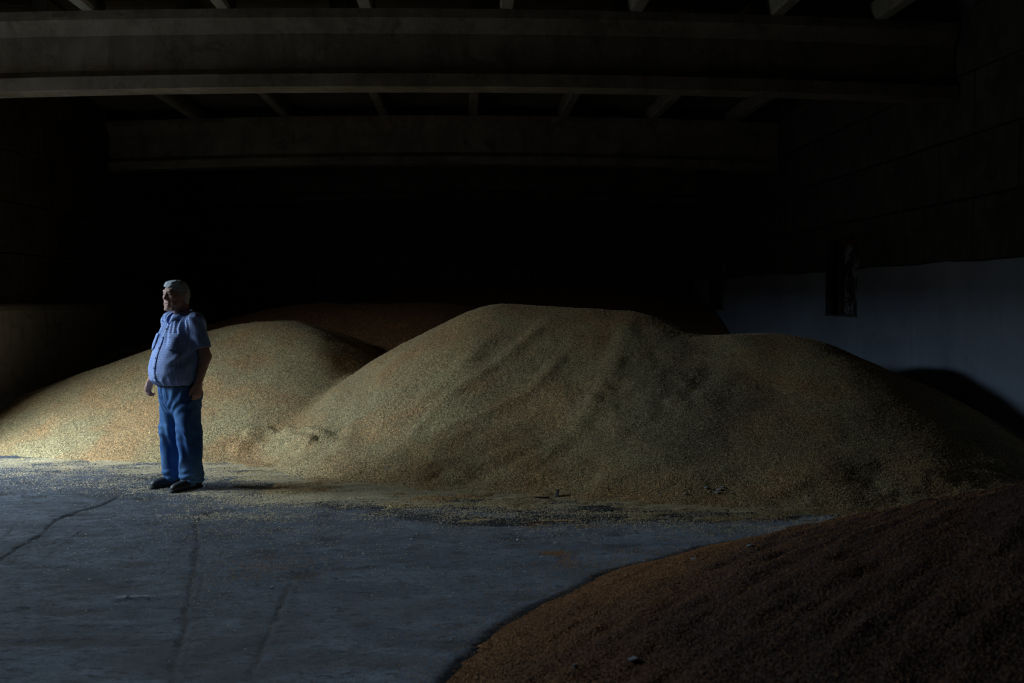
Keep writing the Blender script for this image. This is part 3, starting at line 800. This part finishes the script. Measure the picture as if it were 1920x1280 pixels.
# plaster skirt with an uneven upper edge
def skirt(y0, y1, holes):
    V, F = [], []
    ys = np.arange(y0, y1 + .001, .05); zs = list(np.arange(-.02, 1.88, .08))
    top = 1.895 + .05 * (fbm2(ys * 2.0, ys * 0, 4, 131) - .5)
    nz = len(zs) + 1
    def pt(x, i, j): return (x, ys[i], top[i] if j == nz - 1 else zs[j])
    for i in range(len(ys)):
        for j in range(nz):
            p = pt(0, i, j); V.append((XR - .022 + .010 * float(fbm2(np.array(p[1] * 2.2), np.array(p[2] * 2.2), 3, 141) - .5), p[1], p[2]))
    n0 = len(V)
    for i in range(len(ys)): V.append((XR + .1, ys[i], top[i]))
    for i in range(len(ys) - 1):
        for j in range(nz - 1):
            cy, cz = (ys[i] + ys[i + 1]) / 2, (V[i * nz + j][2] + V[i * nz + j + 1][2]) / 2
            if any(a < cy < b and c < cz < d for a, b, c, d in holes): continue
            F.append((i * nz + j, i * nz + j + 1, (i + 1) * nz + j + 1, (i + 1) * nz + j))
        cy = (ys[i] + ys[i + 1]) / 2
        if not any(a < cy < b for a, b, c, d in holes): F.append((i * nz + nz - 1, n0 + i, n0 + i + 1, (i + 1) * nz + nz - 1))
    return V, F
mesh_np('plaster', *skirt(YF, YB, NICHES), M['whitewash'], parent=wr, smooth=False)
for k, (a, b) in enumerate((N1, N2)):
    w = bpy.data.objects.new('window_%d' % (k + 1), None); COL.objects.link(w); w.location = (XR, a, NZ0); w['kind'] = 'structure'
    L, Hh = b - a, NZ1 - NZ0
    mesh_np('reveal', *boxes([(.0, .30, -.03, .0, -.0, Hh), (.0, .30, L, L + .03, 0, Hh), (.0, .30, -.03, L + .03, Hh, Hh + .03), (.0, .30, -.03, L + .03, -.03, 0)]), M['block_concrete'], parent=w)
    mesh_np('blocked_pane', *boxes([(.22, .26, 0, L, 0, Hh)]), M['peeling_plaster'], parent=w)
    mesh_np('window_frame', *boxes([(.16, .24, L - .09, L, .0, Hh), (.17, .24, 0, .05, 0, Hh), (.17, .24, 0, L, Hh - .07, Hh)]), M['frame_wood'], parent=w)
    mesh_np('window_sill', *boxes([(-.03, .22, -.02, L + .02, -.012, .018)]), M['block_concrete'], parent=w)
# left wall with the gateway
V, F = boxes([(XL - .36, XL - .08, a, b, c, d) for a, b, c, d in wall_with_holes(YF - .3, YB + .3, -.3, WALL_H, [(GATE_Y0, GATE_Y1, -.3, GATE_Z)])])
wl = mesh_np('wall_left', V, F, M['brown_blocks']); wl['kind'] = 'structure'
block_rows(wl, place_left, 9.95, YB - .01, [1.5 + COURSE * k for k in range(6)], M['brown_blocks'], 7, [(GATE_Y0, GATE_Y1, -.3, GATE_Z)])
mesh_np('plain_stretch', *boxes([(XL - .08, XL, YF, GATE_Y0, -.02, 4.9), (XL - .08, XL, GATE_Y0, 9.95, GATE_Z, 4.9)]), M['brown_blocks'], parent=wl)
# low concrete push wall along it
V, F = [], []
prof = [(0, -.02), (.22, -.02), (.20, 1.42), (.17, 1.475), (.12, 1.50), (0, 1.505)]
for y in np.arange(10.05, YB, .5):
    for (x, z) in prof: V.append((XL + x, y, z + (.006 * math.sin(y * 2.1) if z > 1 else 0)))
m = len(prof); ns = len(V) // m
for i in range(ns - 1):
    for j in range(m): F.append((i * m + j, i * m + (j + 1) % m, (i + 1) * m + (j + 1) % m, (i + 1) * m + j))
F += [tuple(range(m))[::-1], tuple((ns - 1) * m + j for j in range(m))]
mesh_np('push_wall', V, F, M['push_wall'], parent=wl)
d1 = bpy.data.objects.new('door_1', None); COL.objects.link(d1); d1.location = (XL, GATE_Y0, 0); d1['kind'] = 'structure'
gw = GATE_Y1 - GATE_Y0
for nm, b in (('jamb', (-.38, .03, -.0, .10, -.02, GATE_Z)), ('jamb', (-.38, .03, gw - .10, gw, -.02, GATE_Z)), ('lintel', (-.38, .03, -.15, gw + .15, GATE_Z - .02, GATE_Z + .25))):
    mesh_np(nm, *boxes([b]), M['push_wall'], parent=d1)
for y, sgn in ((0, -1), (gw, 1)):                                   # unseen open leaves of boards, added to block slanting sky light
    lf = bpy.data.objects.new('leaf_baffle', None); COL.objects.link(lf); lf.parent = d1
    lf.location = (-.42, y, .05); lf.rotation_euler = (0, 0, R(180))
    bd = None
    for k in range(9):
        if bd is None: bd = mesh_np('board', *boxes([(.005, .235, -.025, .0, 0, GATE_Z - .15)]), M['frame_wood'], parent=lf)
        else: copy_of(bd, (.24 * k, 0, 0), lf)
V, F = boxes([(XL - .4, XR + .4, YB + .08, YB + .4, -.3, WALL_H)])
wb = mesh_np('wall_back', V, F, M['block_concrete']); wb['kind'] = 'structure'
block_rows(wb, place_back, XL, XR, [1.25 + COURSE * k for k in range(6)], M['block_concrete'], 11)
V, F = boxes([(XL - .4, XR + .4, YF - .4, YF, -.3, WALL_H)])
wf = mesh_np('wall_front', V, F, M['brown_blocks']); wf['kind'] = 'structure'

# ---------------------------------------------------------------- roof: beams, purlins, corrugated sheets
XM = (XL + XR) / 2
def camber(x): return .11 * (1 - ((x - XM) / (XR - XM)) ** 2)
def beam_mesh():
    prof = [(-.16, 3.609), (.16, 3.609), (.16, 3.739), (.06, 3.815), (.06, 4.165), (.17, 4.301), (.17, 4.392), (-.17, 4.392), (-.17, 4.301), (-.06, 4.165), (-.06, 3.815), (-.16, 3.739)]
    V, F = [], []; xs = list(np.linspace(XL + .02, XL + .5, 3)) + list(np.linspace(XL + 1, XR - 1, 22)) + list(np.linspace(XR - .5, XR - .02, 3)); m = len(prof)
    for x in xs:
        for k, (y, z) in enumerate(prof):
            j = .006 * (float(vnoise3(np.array(x * 1.9), np.array(k * 3.1), np.array(.5))) - .5)
            V.append((x, y + j, z + camber(x) + j))
    for i in range(len(xs) - 1):
        for j in range(m): F.append((i * m + j, (i + 1) * m + j, (i + 1) * m + (j + 1) % m, i * m + (j + 1) % m))
    F += [tuple(range(m)), tuple((len(xs) - 1) * m + j for j in range(m))[::-1]]
    return V, F
bm0 = None
for Yc, lab in ((10.5, 'concrete roof beam with flanged profile, nearest and lowest in the picture'), (16.5, 'second concrete roof beam, in dim light behind the nearest one'),
                (22.33, 'farthest concrete roof beam, almost black, against the back wall')):
    if bm0 is None: bm0 = mesh_np('roof_beam', *beam_mesh(), M['beam_concrete'], loc=(0, Yc, 0)); o = bm0
    else: o = copy_of(bm0, (0, Yc, 0))
    tag(o, lab, 'beam', 'concrete roof beams')
def purlin_mesh(L):
    prof = [(-.055, 0), (.055, 0), (.075, .03), (.075, .20), (-.075, .20), (-.075, .03)]; V, F = [], []
    for y in (0, L):
        for x, z in prof: V.append((x, y, z))
    F = [tuple(range(6)), tuple(range(6, 12))[::-1]] + [(j, 6 + j, 6 + (j + 1) % 6, (j + 1) % 6) for j in range(6)]
    return V, F
ORD = ['leftmost', 'second from left', 'third from left', 'fourth from left', 'fifth from left', 'sixth from left', 'rightmost']
p0 = None
for xs, y0, y1, where, grp in (([-3.78, -2.44, -1.0, .44, 1.78, 3.25, 4.35], 4.4, 10.62, 'above the nearest beam', 'purlins above the nearest beam'),
                               ([-4.35, -2.9, -1.32, .14, 1.62, 3.10, 4.45], 10.56, 16.80, 'between the two beams', 'purlins between the two beams')):
    for k, x in enumerate(xs):
        z = 4.392 + camber(x) + .001
        if p0 is None: p0 = mesh_np('roof_purlin', *purlin_mesh(y1 - y0), M['purlin_concrete']); o = p0
        else: o = copy_of(p0, (0, 0, 0))
        o.location = (x, y0, z); o.rotation_euler = (0, 0, 0)
        tag(o, 'pale concrete purlin %s, %s of seven' % (where, ORD[k]), 'purlin', grp)
ce = bpy.data.objects.new('ceiling', None); COL.objects.link(ce); ce.location = (XM, 0, 4.73); ce['kind'] = 'structure'
V, F = [], []; n = 64
for a in range(n + 1):
    y = 1.16 * a / n; z = .026 * math.sin(2 * math.pi * y / .145)
    for x in (0, 1.42): V.append((x, y, z))
for a in range(n): F.append((2 * a, 2 * a + 1, 2 * a + 3, 2 * a + 2))
sh = None
for cx in range(8):
    for cy in range(23):
        x = XL - .05 + cx * 1.385; zz = 4.615 + camber(min(max(x + .7, XL), XR)) + .008 * (cy % 2) + .012 * (cx % 2)
        if sh is None: o = sh = mesh_np('roof_sheet', V, F, M['roof_sheet'], parent=ce, smooth=True)
        else: o = bpy.data.objects.new('roof_sheet', sh.data); COL.objects.link(o); o.parent = ce
        o.location = (x - XM, YF + cy * 1.125, zz - 4.73)
mesh_np('roof_deck', *boxes([(XL - .4 - XM, XR + .4 - XM, YF - .4, YB + .4, .12, .3)]), M['roof_sheet'], parent=ce)

# ---------------------------------------------------------------- the heaps
def heap(name, hfun, xs, ys, material, label, floor_cut=-.015):
    X, Y = np.meshgrid(xs, ys, indexing='xy'); H = hfun(X, Y)
    keep = H > floor_cut
    Z = np.maximum(H, -.03)
    nx, ny = len(xs), len(ys)
    i = (np.arange(nx - 1)[None, :] + nx * np.arange(ny - 1)[:, None])
    q = keep[:-1, :-1] | keep[1:, :-1] | keep[:-1, 1:] | keep[1:, 1:]
    i = i[q]; F = np.stack([i, i + 1, i + nx + 1, i + nx], 1)
    used = np.unique(F); re = np.full(nx * ny, -1); re[used] = np.arange(len(used))
    V = np.stack([X.ravel(), Y.ravel(), Z.ravel()], 1)[used]
    o = mesh_np(name, V, re[F], material, smooth=True)
    tag(o, label, 'grain heap', 'grain heaps in the barn'); return o, V
hm, V = heap('grain_heap', main_height, np.arange(-5.52, XR - .03, .026), np.arange(6.7, 15.2, .026), M['wheat'], 'long pale wheat heap with rounded crests behind the standing man')
ch = np.exp(-((V[:, 0] - 1.85) / .62) ** 2 - ((V[:, 1] - 8.75) / .95) ** 2) * 1.5 + .5 * np.exp(-((V[:, 0] - 2.3) / .5) ** 2 - ((V[:, 1] - 9.9) / .9) ** 2)
ch += .55 * np.clip((V[:, 0] - 1.0) / 2, 0, 1) * np.clip((9.4 - V[:, 1]) / 1.2, 0, 1)
ch = np.clip(ch * (.35 + 1.3 * fbm2(V[:, 0] * 2.2, V[:, 1] * 2.2, 4, 151)) - .15, 0, 1)
hm.data.attributes.new('chaff', 'FLOAT', 'POINT').data.foreach_set('value', ch.astype(np.float32))
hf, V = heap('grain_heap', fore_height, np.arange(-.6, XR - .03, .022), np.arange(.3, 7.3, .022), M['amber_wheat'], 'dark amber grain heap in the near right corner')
am = np.clip((V[:, 2] - .16) / .22 + 1.1 * (fbm2(V[:, 0] * 2.4, V[:, 1] * 2.4, 4, 181) - .5), 0, 1)  # darkens the heap above its toe: light falloff put into the colour
hf.data.attributes.new('chaff', 'FLOAT', 'POINT').data.foreach_set('value', (am * .9).astype(np.float32))  # the chaff attribute carries that painted falloff on this heap
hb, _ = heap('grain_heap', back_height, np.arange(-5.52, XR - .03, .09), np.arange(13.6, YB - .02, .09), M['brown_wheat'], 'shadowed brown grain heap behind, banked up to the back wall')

# loose kernels: real grains on the heaps and strewn over the floor
rng = np.random.default_rng(8)
def kernels(name, P, material, size, parent=None, flat=.25):
    n = len(P); base = np.array([(1, 0, 0), (-1, 0, 0), (0, .5, -.22), (0, -.5, -.22), (0, 0, .46)])
    fac = np.array([(0, 2, 4), (2, 1, 4), (1, 3, 4), (3, 0, 4), (2, 0, 3), (1, 2, 3)])
    a = rng.uniform(0, 2 * np.pi, n); t = rng.normal(0, flat, n); s = size * rng.uniform(.7, 1.25, n)
    ca, sa, ct, st = np.cos(a), np.sin(a), np.cos(t), np.sin(t)
    x, y, z = base.T
    X1 = x[None] * ct[:, None] - z[None] * st[:, None]; Z1 = x[None] * st[:, None] + z[None] * ct[:, None]
    Xr = X1 * ca[:, None] - y[None] * sa[:, None]; Yr = X1 * sa[:, None] + y[None] * ca[:, None]
    V = np.stack([P[:, 0:1] + Xr * s[:, None], P[:, 1:2] + Yr * s[:, None], P[:, 2:3] + Z1 * s[:, None]], 2).reshape(-1, 3)
    F = (fac[None] + 5 * np.arange(n)[:, None, None]).reshape(-1, 3)
    o = mesh_np(name, V, F, material, parent=parent); o['kind'] = 'stuff'; return o
def floor_z(x, y): return .010 * (fbm2(x * 1.3, y * 2.4, 4, 91) - .5) + .012 * (fbm2(x * 8, y * 16, 3, 95) - .5)
# on the main heap, denser towards the viewer
n = 118000; x = rng.uniform(-5.5, 4.6, n); y = 7.0 + 5.8 * rng.random(n) ** 1.3; h = main_height(x, y)
k = h > .0; x, y, h = x[k], y[k], h[k]
o = kernels('loose_kernels', np.stack([x, y, h + .002], 1), M['pale_kernel'], .0058, hm, .5)
n = 42000; a = rng.uniform(R(75), R(215), n); r = 3.85 * np.sqrt(rng.uniform(.2, 1, n)); x = 3.5 + r * np.cos(a); y = 3 + r * np.sin(a); h = fore_height(x, y)
k = (h > 0) & (x < 5.1) & (x > -.6) & (y > 1.2); o = kernels('loose_kernels', np.stack([x[k], y[k], h[k] + .002], 1), M['amber_kernel'], .0050, hf, .5)
# strewn along the foot of the main heap
n = 1000000; x = rng.uniform(-5.0, 4.0, n); y = np.where(rng.random(n) < .12, rng.uniform(4.2, 7.0, n), rng.uniform(7.0, 9.9, n)); h = main_height(x, y); d = np.clip(-main_base(x, y) / .5, 0, 9)
k = (h < .03) & (fore_height(x, y) < .0)
lam = .32 + .34 * np.exp(-((x + 1.6) / 1.3) ** 2)
p = (1.15 * np.exp(-(d / lam) ** 1.35) + .004 * np.exp(-d / .9)) * np.clip(fbm2(x * 3, y * 6, 4, 161) * 2.4 - .55, .05, 1.2)
for (px, py, rx, ry, amp) in ((560, 930, .55, .28, .42), (380, 915, .5, .16, .4), (720, 925, .5, .2, .4), (430, 965, .35, .08, .35), (180, 900, .6, .22, .10), (60, 880, .5, .2, .12), (1000, 985, .2, .25, .10), (900, 960, .4, .15, .25)):
    cx, cy = floor_at(px, py); p += amp * np.exp(-((x - cx) / rx) ** 2 - ((y - cy) / ry) ** 2) * np.clip(fbm2(x * 4, y * 9, 4, 171) * 2.2 - .4, .05, 1.3)
man_spot = np.exp(-((x + 2.38) / .22) ** 2 - ((y - 8.3) / .22) ** 2); p *= 1 - .7 * man_spot
p = np.where(y < 7, p * 7.2, p)
k &= rng.random(n) < p * 1.05
tag(kernels('scattered_wheat', np.stack([x[k], y[k], floor_z(x[k], y[k]) + .003], 1), M['pale_kernel'], .0056), 'loose pale wheat kernels strewn over the concrete along the heap foot', 'grain')
P = []
for (px, py, rx, ry, cnt) in ((500, 1062, .10, .07, 260), (520, 1050, .20, .10, 260), (480, 1080, .28, .10, 200), (420, 1078, .18, .08, 90), (1040, 1044, .055, .03, 420), (1062, 1060, .035, .07, 160), (1120, 1068, .25, .10, 500),
                              (1005, 990, .07, .06, 200), (1110, 993, .06, .025, 170), (1180, 985, .12, .05, 90), (1400, 985, .25, .07, 500), (1300, 968, .25, .05, 300), (1250, 1020, .03, .02, 40), (1200, 1045, .2, .05, 120), (930, 1120, .2, .1, 90), (880, 1180, .2, .1, 60), (620, 1020, 1.2, .6, 300), (1080, 960, .5, .15, 300)):
    cx, cy = floor_at(px, py); P.append(np.stack([rng.normal(cx, rx, cnt), rng.normal(cy, ry, cnt)], 1))
P = np.concatenate(P)
# skirt of the near heap
a = rng.uniform(R(100), R(215), 2600); r = 3.70 + rng.exponential(.11, 2600); P = np.concatenate([P, np.stack([3.5 + r * np.cos(a), 2.9 + r * np.sin(a)], 1)])
P = P[(main_height(P[:, 0], P[:, 1]) < 0) & (P[:, 1] > 1)]
z = np.maximum(floor_z(P[:, 0], P[:, 1]), fore_height(P[:, 0], P[:, 1])) + .003
tag(kernels('scattered_amber_grain', np.column_stack([P, z]), M['amber_kernel'], .0052), 'loose amber kernels in small patches on the dark floor by the near heap', 'grain')

# ---------------------------------------------------------------- straw, flakes and bits
def spot(px, py):
    X, Y, Z = cast(main_height, px, py, 4.0, 15)
    xf, yf = floor_at(px, py)
    Xn, Yn, Zn = cast(fore_height, px, py, 2.0, 8)
    if Zn > .005 and Yn < Y: return Xn, Yn, Zn
    if Z > .005: return X, Y, Z
    return xf, yf, float(floor_z(np.array(xf), np.array(yf)))
ORDN = 'first second third fourth fifth sixth seventh eighth ninth tenth eleventh twelfth thirteenth fourteenth fifteenth sixteenth seventeenth eighteenth nineteenth twentieth'.split()
def place_word(px, pts):
    k = sorted(p[0] for p in pts).index(px); n = len(pts)
    return 'leftmost' if k == 0 else 'rightmost' if k == n - 1 else ORDN[k] + ' from the left'
rr = random.Random(4)
def straw(px, py, L, ang, label, group, tilt=.0, m='straw', rad=.0032):
    V, F = [], []; n = 5; bend = rr.uniform(-.08, .08)
    for i in range(4):
        u = i / 3 - .5
        for j in range(n):
            q = 2 * math.pi * j / n; V.append((L * u, bend * L * (1 - 4 * u * u) + rad * math.cos(q), rad * math.sin(q)))
    for i in range(3):
        for j in range(n): F.append((i * n + j, i * n + (j + 1) % n, (i + 1) * n + (j + 1) % n, (i + 1) * n + j))
    F += [tuple(range(n))[::-1], tuple(3 * n + j for j in range(n))]
    x, y, z = spot(px, py)
    o = mesh_np('straw_stalk' if m == 'straw' else 'stick', V, F, M[m], loc=(x, y, z + rad + .006)); o.rotation_euler = (0, tilt, ang); tag(o, label, 'straw' if m == 'straw' else 'stick', group)
SL = 'thin pale straw stalk on the dark chaff slope, %s'
PTS = ((1138, 805), (1162, 809), (1175, 816), (1200, 822), (1246, 822), (1172, 832), (1178, 836), (1236, 891), (1307, 828), (1140, 923), (1226, 823), (1190, 799), (1280, 812), (1150, 828), (1268, 900), (1215, 850))
for px, py in PTS:
    straw(px, py, rr.uniform(.06, .13), rr.uniform(-1.2, 1.2), SL % place_word(px, PTS), 'straw stalks on the chaff slope', rr.uniform(-.2, .2))
straw(790, 968, .075, -.15, 'single pale straw stalk lying on the bare floor below the heap foot', None)
straw(948, 907, .09, .05, 'pale straw stalk lying on the wheat above the dark stick', None)
straw(1040, 908, .075, -.1, 'pale straw stalk above the upright grey wood chunk', None)
straw(1034, 943, .05, .1, 'short whitish straw at the foot of the grey wood chunk', None, rad=.004)
straw(1532, 990, .11, .1, 'straw stalk on dark floor between the wheat heap and amber heap', None)
straw(798, 845, .06, .6, 'short straw stalk on the wheat near the heap foot, right of the man', None)
straw(1016, 939, .11, -.2, 'thin dark stick lying beside the grey wood chunk', None, m='dark_stick', rad=.006)
def flake(px, py, s, label, group):
    s *= 1.35
    n = rr.randint(5, 7); top = []; 
    for j in range(n):
        q = 2 * math.pi * j / n; r = s * rr.uniform(.6, 1.1); top.append((r * math.cos(q), r * math.sin(q) * .7, s * rr.uniform(-.1, .45)))
    V = top + [(a, b, c - s * .14 - .001) for a, b, c in top]
    F = [tuple(range(n)), tuple(range(n, 2 * n))[::-1]] + [(j, n + j, n + (j + 1) % n, (j + 1) % n) for j in range(n)]
    x, y, z = spot(px, py)
    lo = min(v[2] for v in V)
    o = mesh_np('paper_flake', V, F, M['paper'], loc=(x, y, z - lo)); o.rotation_euler = (0, 0, rr.uniform(0, 6)); tag(o, label, 'flake', group)
PTS = ((1283, 828), (1416, 837), (1241, 875), (1224, 888), (1399, 870), (1377, 912), (1370, 808), (1352, 846), (1361, 893), (1501, 811), (1523, 802), (1182, 806), (1245, 809), (1184, 855), (1183, 890), (1240, 868), (1310, 853), (1344, 866), (1290, 905), (1340, 880))
for px, py in PTS:
    flake(px, py, rr.uniform(.009, .017), 'small whitish flake on the dark right slope of the wheat heap, %s' % place_word(px, PTS), 'flakes on the dark slope')
PTS = ((1329, 925), (1341, 929), (1354, 928), (1348, 934), (1366, 932), (1377, 936), (1360, 925), (1289, 935), (1241, 938))
for px, py in PTS:
    flake(px, py, rr.uniform(.010, .018), 'whitish flake in the pale cluster at the right heap foot, %s' % place_word(px, PTS), 'pale flakes at the heap foot')
PTS = ((172, 1052), (170, 1078), (505, 1101), (981, 1078), (1020, 1022), (1040, 1025), (1135, 1023), (768, 1014), (757, 1030), (625, 1086), (515, 978), (1208, 1062), (299, 958), (968, 1017), (1014, 1051))
for px, py in PTS:
    flake(px, py, rr.uniform(.007, .013), 'tiny pale flake on the bare dark concrete floor, %s' % place_word(px, PTS), 'flakes on the bare floor')
PTS = ((703, 925), (726, 876), (753, 906), (1002, 729), (722, 874))
for px, py in PTS:
    flake(px, py, rr.uniform(.010, .015), 'small pale flake on the lit wheat right of the man, %s' % place_word(px, PTS), 'flakes on the lit wheat')
PTS = ((1415, 1038), (1305, 1060), (1188, 1255), (1076, 1268), (1075, 1140))
for px, py in PTS:
    flake(px, py, rr.uniform(.008, .016), 'pale flake resting on the near amber heap, %s' % place_word(px, PTS), 'flakes on the near heap')
# crumpled scrap on the floor
x, y, z = spot(246, 1115); V, F = [], []; n = 9
for i in range(n):
    u = i / (n - 1); w = .052 * (1 - .75 * abs(u - .4))
    for j in range(5):
        v = j / 4 - .5; V.append((.17 * (u - .5), w * v, .004 + (.007 * (1 - 4 * v * v) + .004 * math.sin(i * 2.1 + j)) * max(0, 1 - 1.2 * abs(u - .38))))
m = len(V); V = [(a, b, max(c, .003)) for a, b, c in V] + [(a, b, max(c, .003) - .003) for a, b, c in V]
for i in range(n - 1):
    for j in range(4):
        q = (i * 5 + j, (i + 1) * 5 + j, (i + 1) * 5 + j + 1, i * 5 + j + 1); F.append(q); F.append(tuple(m + t for t in q)[::-1])
ring = [i * 5 for i in range(n)] + [(n - 1) * 5 + j for j in range(1, 5)] + [i * 5 + 4 for i in range(n - 2, -1, -1)] + [3, 2, 1]
for k in range(len(ring)): a_, b_ = ring[k], ring[(k + 1) % len(ring)]; F.append((b_, a_, m + a_, m + b_))
o = mesh_np('paper_scrap', V, F, M['paper'], loc=(x, y, z + .006)); o.rotation_euler = (0, 0, .15); tag(o, 'crumpled pale paper scrap lying alone on the floor in front of the man', 'paper')
# upright chunk of wood
x, y, z = spot(1043, 936); V, F = [], []
for i in range(5):
    u = i / 4
    for j in range(7):
        q = 2 * math.pi * j / 7; r = (.017 + .004 * math.sin(j * 2.3)) * (1 - .25 * u); V.append((r * math.cos(q) + .008 * u, r * math.sin(q), .062 * u - .008 + (.006 * math.sin(j * 1.7) if i == 4 else 0)))
for i in range(4):
    for j in range(7): F.append((i * 7 + j, i * 7 + (j + 1) % 7, (i + 1) * 7 + (j + 1) % 7, (i + 1) * 7 + j))
F += [tuple(range(7))[::-1], tuple(28 + j for j in range(7))]
o = mesh_np('wood_chunk', V, F, M['old_wood'], loc=(x, y, z)); tag(o, 'small grey wood chunk standing at the foot of the wheat heap', 'wood')

# ---------------------------------------------------------------- the man
man = build_person((-2.35, 8.30), R(-39))
